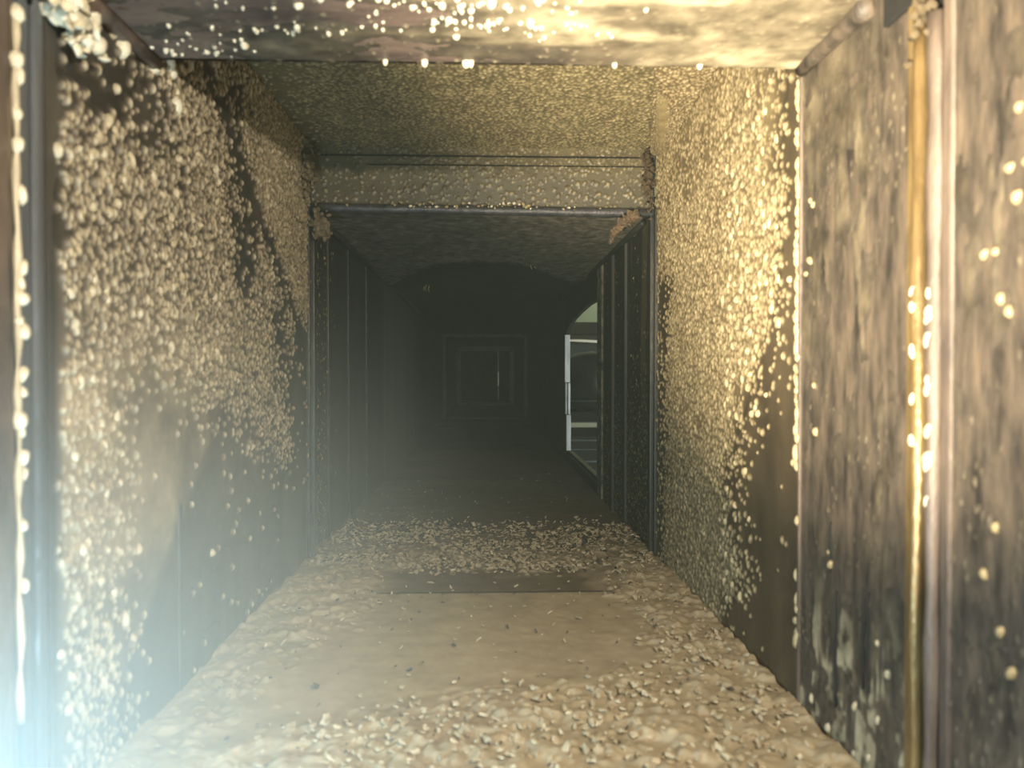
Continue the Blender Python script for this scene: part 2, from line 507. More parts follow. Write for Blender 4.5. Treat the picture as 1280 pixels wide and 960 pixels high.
# header above the hatch, its lower edge running in a curve up to the near jamb
prof = [(HY0, ZC + 0.03), (HY0, HZ1), (2.25, 0.203), (2.45, 0.197), (2.62, 0.188), (2.76, 0.172), (HY1, 0.150), (HY1, ZC + 0.03)]
V = [(WR, y, z) for y, z in prof] + [(WR + 0.012, y, z) for y, z in prof]
n = len(prof)
mesh_obj('wall_panel', V, [tuple(range(n)), tuple(reversed(range(n, 2 * n)))] + [(i, i + n, (i + 1) % n + n, (i + 1) % n) for i in range(n)], M['plate_black'], wall_right)

# near jamb folded brown edge, stiffening folds of the panel beside it
for y, hh, wdt in ((1.945, 0.006, 0.075), (1.78, 0.007, 0.030), (1.62, 0.006, 0.020)):
    box('panel_fold', (WR - hh, y, ZF), (WR + 0.002, y + wdt, ZC), M['soot'] if y > 1.9 else M['plate_black'], wall_right, 0.002)
hatch = empty('window_1', 'structure')
for (z0, z1, xo) in ((-0.286, -0.150, 0.004), (-0.150, -0.030, 0.0), (-0.030, 0.150, -0.002)):
    box('jamb_edge', (WR - 0.001 + xo, HY1 - 0.012, z0), (WR + 0.017 + xo * 0.5, HY1 - 0.002, z1 - 0.002), M['galv'], hatch, 0.001)
box('gasket', (WR + 0.006, HY1 - 0.016, -0.150), (WR + 0.009, HY1 - 0.011, -0.030), M['crack'], hatch)
box('sill_edge', (WR - 0.002, HY0, HZ0 - 0.010), (WR + 0.03, HY1, HZ0), M['flange'], hatch, 0.002)


def bd(v):      # where the deposit ends towards the lens
    return 0.745 + 0.175 * sst(0.10, -0.14, v) - 0.05 * sst(-0.17, -0.24, v) + 0.05 * (noise(v, v * 0, 0.05, 3, 3) - 0.5)


def dens_right(u, v):
    b_ = bd(v)
    main = sst(b_ - 0.012, b_ + 0.05, u)
    rest = 0.30 * sst(b_ - 0.11, b_, u) * sst(0.15, 0.0, v) + 0.01 + 0.5 * (1 - sst(0.726, 0.738, u)) * sst(-0.12, 0.0, v)
    d = np.maximum(main * 0.97, rest)
    gone = sst(1.235, 1.285, u + 0.10 * (v + 0.05) + 0.03 * (noise(u, v, 0.04, 5, 2) - 0.5)) * sst(0.20, 0.13, v)
    d = d * (1 - 0.80 * gone)
    d = d * (1 - 0.5 * sst(0.60, 0.68, noise(u, v, 0.09, 7, 3)))
    low = 1 - sst(0.0, 0.02, v - (-0.285 + 0.06 * sst(0.95, 0.75, u)))
    return d * (1 - 0.85 * low * sst(1.0, 0.93, u))


def film_right(u, v):
    b_ = bd(v)
    f = sst(b_, b_ + 0.07, u) * (0.55 + 0.5 * noise(u, v, 0.05, 8, 4))
    gone = sst(1.22, 1.27, u + 0.10 * (v + 0.05)) * sst(0.20, 0.13, v)
    low = 1 - sst(0.0, 0.02, v - (-0.285 + 0.06 * sst(0.95, 0.75, u)))
    return np.clip(f * (1 - gone) * (1 - 0.9 * low * sst(1.0, 0.93, u)) - 0.08, 0, 1)


u, v = scatter(0.724, 1.345, ZF, ZR, 0.0058, dens_right)
bl = make_blobs(u, v, 0.0023, 0.0045, 1.4, (0.5, 0.95), (0.6, 1.0), 0.5)
crust('crust', wall_right, M['crust_right'], map_right, 0.724, 1.345, ZF, ZR, 0.0015, bl, film_right, True, 0.0005, 0.0014)
cu, cv = scatter(0.726, 0.95, -0.28, 0.33, 0.016, lambda a, c: dens_right(a, c) * 0.55)
for a, c in list(zip(cu, cv))[:280]:
    r = random.uniform(0.0026, 0.0042)
    glob(wall_right, M['glob_gold'], 'right', (WR - 0.0006, a, c), r, r * random.uniform(1.1, 1.7), r * random.uniform(0.8, 1.1))
# bead of drips down the edge between the near plate and the box section
z = 0.285
while z > -0.27:
    r = random.uniform(0.0022, 0.0048)
    if random.random() < (0.95 if z > -0.06 else 0.6):
        glob(wall_right, M['glob_gold'], 'right', (WR - 0.0008, 0.727 + random.uniform(-0.003, 0.003), z), r, r * random.uniform(1.2, 2.4), r * 0.9)
    z -= random.uniform(0.005, 0.013)
box('edge_strip', (WR - 0.0025, 0.719, ZF), (WR + 0.002, 0.7235, ZC), M['seam_pale'], wall_right, 0.0008)


# near plate: mottled film, drip marks, few globules
def film_near(u, v):
    n = noise(u, v * 0.35, 0.035, 5, 4)
    f = sst(0.40, 0.75, n) * 0.5 * sst(0.3, 0.7, noise(u, v * 0.3, 0.009, 11, 3))
    f = f + 0.95 * sst(-0.14, -0.24, v) * sst(0.42, 0.58, noise(u, v * 0.15, 0.016, 10, 4)) * sst(0.25, 0.6, noise(u, v, 0.012, 3, 3)) * sst(0.5, 0.56, u)
    f = f + 0.45 * sst(0.14, 0.25, v) * sst(0.55, 0.66, u) * sst(0.35, 0.6, noise(u, v, 0.03, 12, 3))
    f = f * (1 - 0.9 * ((u > 0.486) & (u < 0.534)))
    return np.clip(f - 0.06, 0, 1)


def dens_near(u, v):
    d = 0.35 * sst(-0.10, -0.25, v) + 0.05 + 0.25 * sst(0.5, 0.7, noise(u, v, 0.06, 14, 2)) + 0.35 * sst(0.12, 0.25, v) * sst(0.55, 0.62, u)
    return d * (1 - ((u > 0.484) & (u < 0.536)))


u, v = scatter(0.32, 0.718, ZF, ZC, 0.0062, dens_near)
bl = make_blobs(u, v, 0.0012, 0.0030, 2.2, (0.25, 0.5), (0.2, 0.6), 0.2)
crust('crust', wall_right, M['crust_near'], map_right, 0.30, 0.718, ZF, ZC, 0.0019, bl, film_near, True, 0.0004, 0.0016, 1.0)
spots = [(0.416, 0.118), (0.424, 0.10), (0.412, 0.09), (0.430, 0.118), (0.442, 0.072), (0.452, 0.072), (0.437, 0.044), (0.430, 0.036), (0.413, 0.137),
         (0.700, 0.105), (0.709, 0.094), (0.690, -0.01), (0.694, 0.155), (0.686, -0.052), (0.700, 0.16), (0.658, -0.155), (0.655, -0.165), (0.45, -0.12), (0.425, -0.17),
         (0.41, -0.155), (0.435, -0.15), (0.44, -0.09), (0.423, 0.15)]
for a, c in spots:
    r = random.uniform(0.0022, 0.0034)
    glob(wall_right, M['glob_dark'], 'right', (WR - 0.0006, a, c), r, r * 1.2, r)
for k in range(8):
    a, c = random.uniform(0.55, 0.71), ZF + 0.01 + 0.13 * random.random() ** 1.2
    if 0.48 < a < 0.54:
        continue
    r = random.uniform(0.002, 0.0042)
    glob(wall_right, M['glob'], 'right', (WR - 0.0006, a, c), r, r * 1.4, r * 0.8)
for (a, z0, z1, r) in ((0.655, -0.172, -0.128, 0.0016), (0.643, -0.285, -0.185, 0.0016), (0.588, -0.262, -0.17, 0.0015), (0.597, -0.25, -0.17, 0.0018)):
    tube('drip_mark', [(WR - 0.0004, a + random.uniform(-0.0008, 0.0008), z0 + (z1 - z0) * t / 6) for t in range(7)], [r * (0.5 + 0.5 * math.sin(0.3 + t * 0.45)) for t in range(7)], M['crack'], wall_right, 6)
# dark section right wall: grains from floor level upward
u, v = scatter(1.372, 2.0, ZF, ZC, 0.0062, lambda a, c: 0.75 * sst(0.02, -0.16, c - 0.13 * (1.7 - a)) * (0.5 + 0.5 * sst(0.4, 0.6, noise(a, c * 0.15, 0.03, 6, 2))) + 0.05)
crust('crust', wall_right, M['crust_soot'], map_right, 1.372, 2.0, ZF, ZC, 0.0022, make_blobs(u, v, 0.0016, 0.0034, 1.5, (0.5, 0.8), (0.35, 0.95)),
      lambda a, c: 0.5 * sst(0.55, 0.75, noise(a, c * 0.1, 0.04, 9, 3)), True)

# ------------------------------------------------------------------ CEILING
ceiling = empty('ceiling', 'structure')
box('ceiling_panel', (WL - 0.03, Y0, ZC), (WR + 0.03, YL, ZC + 0.006), M['ceiling_near'], ceiling)
box('riser_panel', (WL, YL - 0.004, ZC), (WR, YL, ZR), M['plate_left'], ceiling)
box('ceiling_panel', (WL - 0.03, YL - 0.004, ZR), (WR + 0.03, YH + 0.03, ZR + 0.006), M['plate_right'], ceiling)
box('header_panel', (WL, YH, ZC - 0.004), (WR, YH + 0.008, ZR), M['plate_left'], ceiling)
box('ceiling_panel', (WL - 0.03, YH + 0.008, ZC), (WR + 0.03, YR, ZC + 0.006), M['plate_black'], ceiling)
box('ceiling_panel', (WL - 0.03, YR, ZC), (WR + 0.03, YE, ZC + 0.006), M['plate_black'], ceiling)
tube('header_lip', [(WL + 0.005 + k * (WR - WL - 0.012) / 12, YH - 0.006, ZC + 0.002 - 0.006 * k / 12 + random.uniform(-0.0006, 0.0006)) for k in range(13)], 0.0085, M['lip'], ceiling, 12)
box('header_joint', (WL + 0.02, YH - 0.004, ZR - 0.0175), (WR - 0.02, YH + 0.002, ZR - 0.0155), M['crack'], ceiling)
box('header_joint', (WL + 0.10, YH - 0.003, ZR - 0.033), (WR - 0.02, YH + 0.002, ZR - 0.0315), M['crack'], ceiling)
# corner seam where the near ceiling meets the right wall
tube('corner_seam', [(WR - 0.004, y, ZC - 0.004) for y in (0.585, 0.60, 0.64, 0.68, 0.715)], [0.010, 0.009, 0.0075, 0.007, 0.006], M['plate_near'], ceiling, 8)
tube('corner_seam', [(WL + 0.004, y, ZC - 0.004) for y in (0.50, 0.56, 0.64, 0.72)], [0.010, 0.008, 0.0075, 0.007], M['seam_pale'], ceiling, 8)
# gusset plate filling the right corner of the raised box
V = [(0.212, 0.96, ZR - 0.006), (0.296, 0.96, ZR - 0.006), (0.298, 1.30, ZR - 0.030), (0.290, 1.352, ZR - 0.010)]
mesh_obj('gusset', V + [(a, y, zz + 0.005) for a, y, zz in V], [(3, 2, 1, 0), (4, 5, 6, 7), (0, 1, 5, 4), (1, 2, 6, 5), (2, 3, 7, 6), (3, 0, 4, 7)], M['glob_dark'], ceiling)

gc = [np.array(q) for q in V]


def map_gusset(u, v, h):
    a, b_ = u[..., None] / 0.085, v[..., None] / 0.39
    p = (gc[0] * (1 - a) + gc[1] * a) * (1 - b_) + (gc[3] * (1 - a) + gc[2] * a) * b_
    return p - np.stack([0 * h, 0 * h, h], -1)


u, v = scatter(0, 0.085, 0, 0.39, 0.0058, lambda a, c: 0.95 + 0 * a)
crust('crust', ceiling, M['crust_right'], map_gusset, 0, 0.085, 0, 0.39, 0.0016, make_blobs(u, v, 0.0022, 0.0042, 1.3, (0.5, 0.9), (0.6, 1.0), 1.0),
      lambda a, c: 0.6 + 0 * a, True, 0.0005, 0.0010)
u, v = scatter(WL, WR, YL, YH, 0.0062, lambda a, c: 0.95 - 0.75 * sst(-0.19, -0.28, a + 0.04 * noise(a, c, 0.05, 1, 2)))
crust('crust', ceiling, M['crust_top'], map_ceil(ZR), WL, WR, 0.86, YH, 0.0017, make_blobs(u, v, 0.0022, 0.0042, 1.3, (0.5, 0.9), (0.65, 1.0), 1.5),
      lambda a, c: 0.62 + 0.5 * (noise(a, c, 0.05, 3, 3) - 0.5), True, 0.0005, 0.0010)
u, v = scatter(WL, WR, ZC + 0.006, ZR, 0.0055, lambda a, c: 0.30 + 0.65 * sst(0.335, 0.385, c) * sst(-0.24, -0.12, a))
crust('crust', ceiling, M['crust_top'], map_head, WL, WR, ZC, ZR, 0.0017, make_blobs(u, v, 0.0014, 0.0040, 1.0, (0.5, 0.8), (0.15, 0.68), 1.5),
      lambda a, c: np.clip(0.17 + 0.55 * sst(0.32, 0.38, c) * noise(a, c, 0.06, 4, 3), 0, 1), False, 0.0005, 0.0010)
for k in range(60):                                           # grains caught on the rolled lip
    r = random.uniform(0.0014, 0.0034)
    a = random.gauss(-0.02, 0.12)
    if abs(a) < 0.28:
        glob(ceiling, random.choice([M['glob_dark'], M['glob_dark'], M['sealant']]), 'head', (a, YH - 0.0125, ZC + 0.006 + random.uniform(-0.006, 0.006)), r, r, r)


# near ceiling: rough film and clusters of hanging globules
def film_top(u, v):
    n = noise(u * 0.45, v * 1.3, 0.045, 2, 4)
    f = 0.6 * sst(0.45, 0.75, n) + 0.6 * sst(0.06, 0.20, u + 0.1 * noise(u, v, 0.05, 3, 3)) * (0.6 + 0.7 * noise(u, v, 0.02, 6, 3))  # paler to the right: the torch's hot patch put into the film
    return np.clip(f, 0, 1)


crust('crust', ceiling, M['crust_near'], map_ceil(ZC), WL + 0.005, WR - 0.005, 0.48, YL - 0.003, 0.0019,
      make_blobs(*scatter(WL, WR, 0.48, YL, 0.0068, lambda a, c: 0.15 + 0.55 * sst(0.05, 0.2, a)), 0.0016, 0.0034, 1.0, (0.3, 0.6), (0.35, 0.8), 1.5), film_top, True, 0.0004, 0.0016, 1.0)
streaks = [(-0.03, 0.07, 0.606, 0.008, 46), (0.03, 0.045, 0.642, 0.009, 40), (-0.165, 0.022, 0.650, 0.008, 16), (-0.25, 0.03, 0.690, 0.014, 30), (-0.06, 0.16, 0.62, 0.035, 22)]
for (cx_, sx, cy_, sy, cnt) in streaks:
    for k in range(cnt):
        a, c = random.gauss(cx_, sx), random.gauss(cy_, sy)
        if not (WL + 0.01 < a < 0.16 and 0.5 < c < YL - 0.006):
            continue
        r = random.uniform(0.0011, 0.0024) * (1.6 if random.random() < 0.14 else 1)
        glob(ceiling, M['sealant'], 'ceil', (a, c, ZC - 0.0006), r, r * random.uniform(1, 1.5), r * random.uniform(0.8, 1.5))
for a in (-0.092, -0.056, -0.018, -0.013, 0.12, 0.20):        # drops hanging at the edge
    r = random.uniform(0.0022, 0.0036)
    glob(ceiling, M['sealant'], 'ceil', (a, YL - 0.006, ZC - 0.0006), r, r, r * 1.7)

# soot coat on the dark ceiling, ending in a sagging curved edge
pts = []
for k in range(25):
    t = k / 24
    x = WL + 0.01 + (WR - WL - 0.02) * t
    ye = 2.30 - 0.42 * math.sin(math.pi * min(1, max(0, (t - 0.06) / 0.86))) ** 0.75 + 0.012 * math.sin(17 * t) + random.uniform(-0.006, 0.006)
    pts.append((x, ye))
V, F = [], []
ny = 16
for (x, ye) in pts:
    for j in range(ny):
        s = j / (ny - 1)
        y = YH + 0.01 + (ye - YH - 0.01) * s
        V.append((x, y, ZC - 0.003 - 0.016 * s ** 3 + random.uniform(-0.0030, 0.0030)))
m0 = len(V)
V += [(a, y, ZC - 0.0005) for a, y, zz in V]
for i in range(24):
    for j in range(ny - 1):
        a = i * ny + j
        F.append((a, a + ny, a + ny + 1, a + 1))
        F.append((m0 + a, m0 + a + 1, m0 + a + ny + 1, m0 + a + ny))
    a = i * ny + ny - 1
    F.append((a, a + ny, a + ny + m0, a + m0))
mesh_obj('soot_coat', V, F, M['soot'], ceiling, True)
tube('corner_seam', [(WL + 0.008, 1.42 + k * 0.26, ZC - 0.008) for k in range(9)], 0.006, M['flange'], ceiling, 8)
tube('corner_seam', [(WR - 0.008, 1.42 + k * 0.26, ZC - 0.008) for k in range(9)], 0.006, M['plate_black'], ceiling, 8)
for (a, y, zl) in ((0.115, 1.93, 0.022), (0.125, 1.95, 0.016), (-0.19, 2.45, 0.02), (-0.20, 2.5, 0.015), (-0.182, 2.47, 0.02)):
    tube('hanging_strand', [(a + 0.002 * math.sin(k * 2), y, ZC - 0.004 - zl * k / 4) for k in range(5)], 0.0011, M['glob_dark'], ceiling, 5)

# ------------------------------------------------------------------ FLOOR
floor = empty('floor', 'structure')
box('floor_plate', (WL - 0.03, Y0, ZF - 0.014), (WR + 0.03, 1.117, ZF), M['plate_right'], floor)
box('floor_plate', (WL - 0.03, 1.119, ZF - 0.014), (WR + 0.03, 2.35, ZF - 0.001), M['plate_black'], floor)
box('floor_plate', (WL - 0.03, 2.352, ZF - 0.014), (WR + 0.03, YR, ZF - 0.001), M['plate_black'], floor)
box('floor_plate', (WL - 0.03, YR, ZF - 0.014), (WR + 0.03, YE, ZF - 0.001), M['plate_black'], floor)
box('plate_edge', (WL + 0.06, 1.113, ZF), (WR - 0.10, 1.118, ZF + 0.0028), M['dust'], floor, 0.0008)


def rough_zone(u, v):
    """0 on the smooth dusty plate, 1 where lumps lie (left strip, right strip, near end, band behind)"""
    n = 0.07 * (noise(u, v, 0.08, 5, 3) - 0.5)
    left = sst(-0.13, -0.20, u + n + 0.07 * sst(1.05, 0.80, v))
    right = sst(0.165, 0.225, u + n)
    near = sst(0.79, 0.70, v + n - 0.35 * u)
    band = sst(1.19, 1.26, v + n * 0.6 - 0.25 * np.maximum(0, np.abs(u) - 0.1)) * sst(1.66, 1.56, v + n)
    return np.clip(np.maximum.reduce([left * sst(1.3, 1.2, v), right * sst(1.4, 1.3, v), near, band]), 0, 1)


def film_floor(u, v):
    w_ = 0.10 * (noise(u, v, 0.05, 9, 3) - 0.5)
    dark_strip = sst(1.108, 1.122, v) * sst(1.31, 1.24, v + w_) * sst(-0.19, -0.09, u + w_) * sst(0.21, 0.14, u - w_)   # darker strip of thinner film behind the plate edge
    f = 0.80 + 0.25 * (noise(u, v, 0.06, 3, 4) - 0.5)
    f = f * (1 - 0.55 * dark_strip)
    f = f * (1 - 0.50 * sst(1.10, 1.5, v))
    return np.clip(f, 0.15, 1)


def relief_floor(u, v):
    z_ = rough_zone(u, v)
    n = noise(u, v, 0.030, 7, 4)
    return 0.0045 * z_ * sst(0.42, 0.62, n) + 0.0015 * z_ * noise(u, v, 0.010, 2, 2) + 0.0012


u, v = scatter(WL + 0.004, WR - 0.004, 0.5, 1.62, 0.0100, lambda a, c: 0.85 * rough_zone(a, c) * sst(1.6, 1.2, c))
bl1 = make_blobs(u, v, 0.0030, 0.0085, 0.75, (0.25, 0.65), (0.6, 1.0), 1.5)
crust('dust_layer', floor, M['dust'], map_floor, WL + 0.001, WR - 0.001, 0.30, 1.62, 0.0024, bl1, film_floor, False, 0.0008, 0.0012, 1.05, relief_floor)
crust('dust_layer', floor, M['dust'], map_floor, WL + 0.001, WR - 0.001, 1.615, YR, 0.012, tuple(np.zeros(0) for _ in range(7)),
      lambda a, c: np.clip(0.40 + 0.25 * (noise(a, c, 0.2, 3, 4) - 0.5) - 0.12 * sst(1.7, 2.6, c), 0.1, 1), False, 0.0008, 0.002, 1.05)
# ------------------------------------------------------------------ flakes lying on the floor
def flake_template(seed, thick=0.28):
    rr = random.Random(seed)
    n = rr.choice((5, 6, 7, 7))
    ang = [2 * math.pi * k / n + rr.uniform(-0.4, 0.4) for k in range(n)]
    rad = [rr.uniform(0.5, 1.2) for _ in range(n)]
    el = rr.uniform(0.45, 0.85)
    curl = rr.uniform(-0.35, 0.5)
    V = []
    for lay, (sc, z) in enumerate(((0.86, 0.0), (1.0, thick * 0.55), (0.62, thick))):
        for a, r in zip(ang, rad):
            x, y = sc * r * math.cos(a), sc * r * el * math.sin(a)
            V.append((x, y, z + curl * x * x * 0.6 + rr.uniform(-0.09, 0.09)))
    F = [tuple(reversed(range(n)))]
    for l in range(2):
        for k in range(n):
            F.append((l * n + k, l * n + (k + 1) % n, (l + 1) * n + (k + 1) % n, (l + 1) * n + k))
    F.append(tuple(2 * n + k for k in range(n)))
    return V, F


TPL = [flake_template(100 + k, 0.42) for k in range(9)] + [flake_template(200 + k, 0.55) for k in range(5)]


def flake_list(u, v, r0, r1, pow_=1.0):
    out = []
    for a, c in zip(u, v):
        out.append((float(a), float(c), 0.75 * r0 * (r1 / r0) ** (random.random() ** (1.4 * pow_)), random.uniform(0, 6.28), random.gauss(0, 0.42), random.gauss(0, 0.42)))
    return out


band = flake_list(*scatter(WL + 0.012, WR - 0.012, 1.17, 1.74, 0.0082,
                           lambda a, c: 0.95 * sst(1.20, 1.27, c + 0.08 * (noise(a, c, 0.06, 3, 3) - 0.5) - 0.28 * np.maximum(0, np.abs(a - 0.02) - 0.13))
                           * sst(1.70, 1.56, c + 0.16 * (noise(a, c, 0.07, 6, 3) - 0.5)) * (0.20 + 0.80 * sst(0.40, 0.52, noise(a, c * 0.6, 0.06, 12, 3)))), 0.0034, 0.0105)
band += flake_list(*scatter(WL + 0.012, WR - 0.012, 1.66, 3.2, 0.020, lambda a, c: 0.30 * sst(2.6, 1.7, c) * (0.12 + sst(0.5, 0.62, noise(a, c, 0.15, 4, 3)))), 0.0028, 0.0062)
left_l = flake_list(*scatter(WL + 0.012, -0.08, 0.58, 1.22, 0.0105, lambda a, c: 0.50 * rough_zone(a, c) * (0.4 + 0.6 * sst(0.4, 0.55, noise(a, c, 0.05, 2, 3)))), 0.0030, 0.0080, 1.5)
right_l = flake_list(*scatter(0.09, WR - 0.012, 0.86, 1.30, 0.0092, lambda a, c: 0.60 * rough_zone(a, c)), 0.0030, 0.0078, 1.4)
near_l = flake_list(*scatter(-0.16, WR - 0.014, 0.56, 0.92, 0.0098, lambda a, c: 0.62 * rough_zone(a, c)), 0.0038, 0.0100, 1.3)
plate_l = flake_list(*scatter(-0.15, 0.16, 0.76, 1.16, 0.030, lambda a, c: 0.50 * (1 - rough_zone(a, c))), 0.0032, 0.0075, 1.5)
dark_l = flake_list(*scatter(WL + 0.02, WR - 0.02, 0.60, 1.62, 0.022, lambda a, c: 0.30 * (0.35 + 0.65 * rough_zone(a, c))), 0.0028, 0.0070, 1.5)

_flake_meshes = {}


def flake_mesh(k, mat):
    if (k, mat.name) not in _flake_meshes:
        V, F = TPL[k]
        me = bpy.data.meshes.new('debris_flake')
        me.from_pydata(V, [], F)
        me.materials.append(mat)
        me.update()
        _flake_meshes[(k, mat.name)] = me
    return _flake_meshes[(k, mat.name)]


ORD = ('nearest second third fourth fifth sixth seventh eighth ninth tenth eleventh twelfth thirteenth fourteenth fifteenth sixteenth seventeenth '
       'eighteenth nineteenth twentieth twenty-first twenty-second twenty-third twenty-fourth').split()


def lay(flakes, mats, keep, label, group, lump=False, zoff=0.0036):
    """the flakes that show largest are single things; the fine remainder is one heap"""
    flakes = sorted(flakes, key=lambda f: -f[2] / f[1])
    pool = list(range(9, 14)) if lump else list(range(9))
    order = sorted(range(len(flakes[:keep])), key=lambda i: flakes[i][1])
    rank = {i: k for k, i in enumerate(order)}
    for fi, f in enumerate(flakes[:keep]):
        o = bpy.data.objects.new('debris_flake', flake_mesh(random.choice(pool), random.choice(mats[:2])))
        o.location = (f[0], f[1], ZF + zoff + random.uniform(0, 0.003))
        o.rotation_euler = (f[4], f[5], f[3])
        o.scale = (f[2],) * 3
        C.objects.link(o)
        lb = label
        if keep <= len(ORD):
            lb = label + ', ' + ('nearest to the lens' if rank[fi] == 0 else ORD[rank[fi]] + ' nearest to the lens')
        tag(o, lb, 'flake', group)
    V, F, mi, off = [], [], [], 0
    for f in flakes[keep:]:
        tv, tf = TPL[random.choice(pool)]
        R = Matrix.Rotation(f[3], 3, 'Z') @ Matrix.Rotation(f[5], 3, 'Y') @ Matrix.Rotation(f[4], 3, 'X')
        P = np.array(tv) @ np.array(R).T * f[2] + np.array((f[0], f[1], ZF + zoff + random.uniform(0, 0.004)))
        V.extend(map(tuple, P))
        k = random.randrange(len(mats))
        for q in tf:
            F.append(tuple(i + off for i in q))
            mi.append(k)
        off += len(tv)
    return V, F, mi


heaps = []
for flakes, mats, keep, label, group, lump in (
        (band, ['flake', 'flake', 'flake_pale', 'flake_dark'], 120, 'small cream flake among the dense debris lying across the floor at the dark duct mouth', 'flakes in the band across the floor', False),
        (near_l, ['flake', 'flake_pale', 'flake'], 70, 'pale chunky lump on the dusty near end of the floor', 'lumps at the near end of the floor', True),
        (left_l, ['flake', 'flake', 'flake_pale'], 36, 'dusty cream flake on the floor strip along the left wall', 'flakes along the left wall', False),
        (right_l, ['flake', 'flake_pale', 'flake'], 30, 'tan flake on the floor strip along the golden right wall', 'flakes along the right wall', False),
        (plate_l, ['flake', 'flake', 'flake_dark'], 24, 'lone flake on the smooth tan floor plate', 'flakes on the smooth plate', False),
        (dark_l, ['flake_dark'], 20, 'charcoal flake lying on the dusty tan floor', 'charcoal flakes on the floor', False)):
    ms = [M[k] for k in mats]
    V, F, mi = lay(flakes, ms, keep, label, group, lump)
    heaps.append((V, F, mi, ms))
for (V, F, mi, ms), nm, lb in zip(heaps, ('debris',) * 6, (
        'dense scatter of small cream flakes across the floor before the dark duct',
        'fine pale lumps covering the near end of the floor',
        'fine flakes scattered over the floor strip along the left wall',
        'fine tan flakes on the floor strip along the right wall',
        'tiny specks on the smooth tan floor plate',
        'tiny charcoal chips dotted over the floor dust')):
    if not V:
        continue
    o = mesh_obj(nm, V, F, ms[0], None)
    for m in ms[1:]:
        o.data.materials.append(m)
    o.data.polygons.foreach_set('material_index', mi)
    tag(o, lb, 'debris', None, 'stuff')


# ------------------------------------------------------------------ FLANGES
def ring(name, parent, y, depth, h, mat, wl=WL, wr=WR, zf=ZF, zc=ZC, bottom=True):
    box('flange_bar', (wl - 0.002, y, zf), (wl + h, y + depth, zc), mat, parent, 0.0015)
    box('flange_bar', (wr - h, y, zf), (wr + 0.002, y + depth, zc), mat, parent, 0.0015)
    box('flange_bar', (wl, y, zc - h), (wr, y + depth, zc + 0.002), mat, parent, 0.0015)
    if bottom:
        box('flange_bar', (wl, y, zf - 0.002), (wr, y + depth, zf + h * 0.5), mat, parent, 0.0015)


# near joint on the left: pale angle, bead of sealant, blue groove
t1 = empty('trim_1', 'structure')
box('angle_leg', (WL - 0.004, 0.472, ZF), (WL + 0.006, 0.486, ZC), M['seam_pale'], t1, 0.002)
box('angle_leg', (WL - 0.010, 0.493, ZF), (WL + 0.0005, 0.507, ZC), M['seam_pale'], t1, 0.002)
box('groove_strip', (WL - 0.010, 0.522, ZF), (WL - 0.001, 0.531, ZC), M['seam_blue'], t1, 0.001)
box('angle_leg', (WL - 0.010, 0.536, ZF), (WL + 0.001, 0.547, ZC), M['seam_blue'], t1, 0.003)
tube('sealant_bead', [(WL + 0.001, 0.5135 + 0.0012 * math.sin(k * 1.7), ZC - 0.05 - k * 0.018) for k in range(27)], [0.0022 + 0.0011 * math.sin(k * 2.3) for k in range(27)], M['glob'], t1, 8)
for zz in (0.235, 0.205, 0.195, 0.150, 0.118, 0.070, 0.060, 0.050, 0.035, 0.028, 0.0, -0.012, -0.030, -0.038, -0.055, -0.066, -0.10, -0.14, 0.262, 0.17):
    r = random.uniform(0.0036, 0.0060)
    glob(t1, M['sealant'], 'left', (WL + 0.001, 0.515 + random.uniform(-0.002, 0.003), zz), r * 0.8, r * random.uniform(1.0, 1.5), r)

# near joint on the right: two oily ridges
t2 = empty('trim_2', 'structure')
tube('seam_ridge', [(WR - 0.001 + 0.0006 * math.sin(k), 0.520, ZF + k * (ZC - ZF - 0.045) / 16) for k in range(17)], [0.0055 + 0.0007 * math.sin(k * 1.9) for k in range(17)], M['seam_gold'], t2, 10)
tube('seam_ridge', [(WR - 0.001, 0.501 + 0.0006 * math.sin(k * 1.3), ZF + k * (ZC - ZF - 0.05) / 16) for k in range(17)], [0.0060 + 0.001 * math.sin(k * 2.1) for k in range(17)], M['seam_pale'], t2, 10)
box('angle_leg', (WR - 0.002, 0.526, ZF), (WR + 0.010, 0.536, ZC), M['seam_gold'], t2, 0.002)
box('angle_leg', (WR - 0.002, 0.483, ZF), (WR + 0.010, 0.494, ZC), M['seam_pale'], t2, 0.002)
box('groove_strip', (WR + 0.002, 0.506, ZF), (WR + 0.010, 0.515, ZC), M['crack'], t2)
for k in range(16):
    zz = random.uniform(-0.09, 0.06)
    r = random.uniform(0.002, 0.0034)
    glob(t2, M['sealant'], 'right', (WR - 0.006, random.choice((0.501, 0.520)), zz), r, r * 1.8, r * 0.8)

# flange where the dark duct begins
t3 = empty('trim_3', 'structure')
for s, x in ((1, WL), (-1, WR)):
    for y, hh in ((1.330, 0.005), (1.347, 0.010), (1.366, 0.006), (1.385, 0.004)):
        a, b_ = sorted((x - s * 0.004, x + s * hh))
        box('flange_bar', (a, y, ZF), (b_, y + 0.010, ZC), M['flange'], t3, 0.0012)
t4 = empty('trim_4', 'structure')
ring('trim_4', t4, YR, 0.05, 0.022, M['flange_far'])
t5 = empty('trim_5', 'structure')
ring('trim_5', t5, 8.0, 0.05, 0.05, M['flange'])
end = empty('wall_back', 'structure')
box('end_plate', (WL - 0.02, YE, ZF - 0.03), (0.155, YE + 0.01, ZC + 0.02), M['plate_black'], end)
box('end_plate', (0.159, YE, ZF - 0.03), (WR + 0.02, YE + 0.01, ZC + 0.02), M['plate_black'], end)
box('slit_light', (0.150, YE + 0.012, -0.14), (0.165, YE + 0.016, 0.03), M['tube'], end)


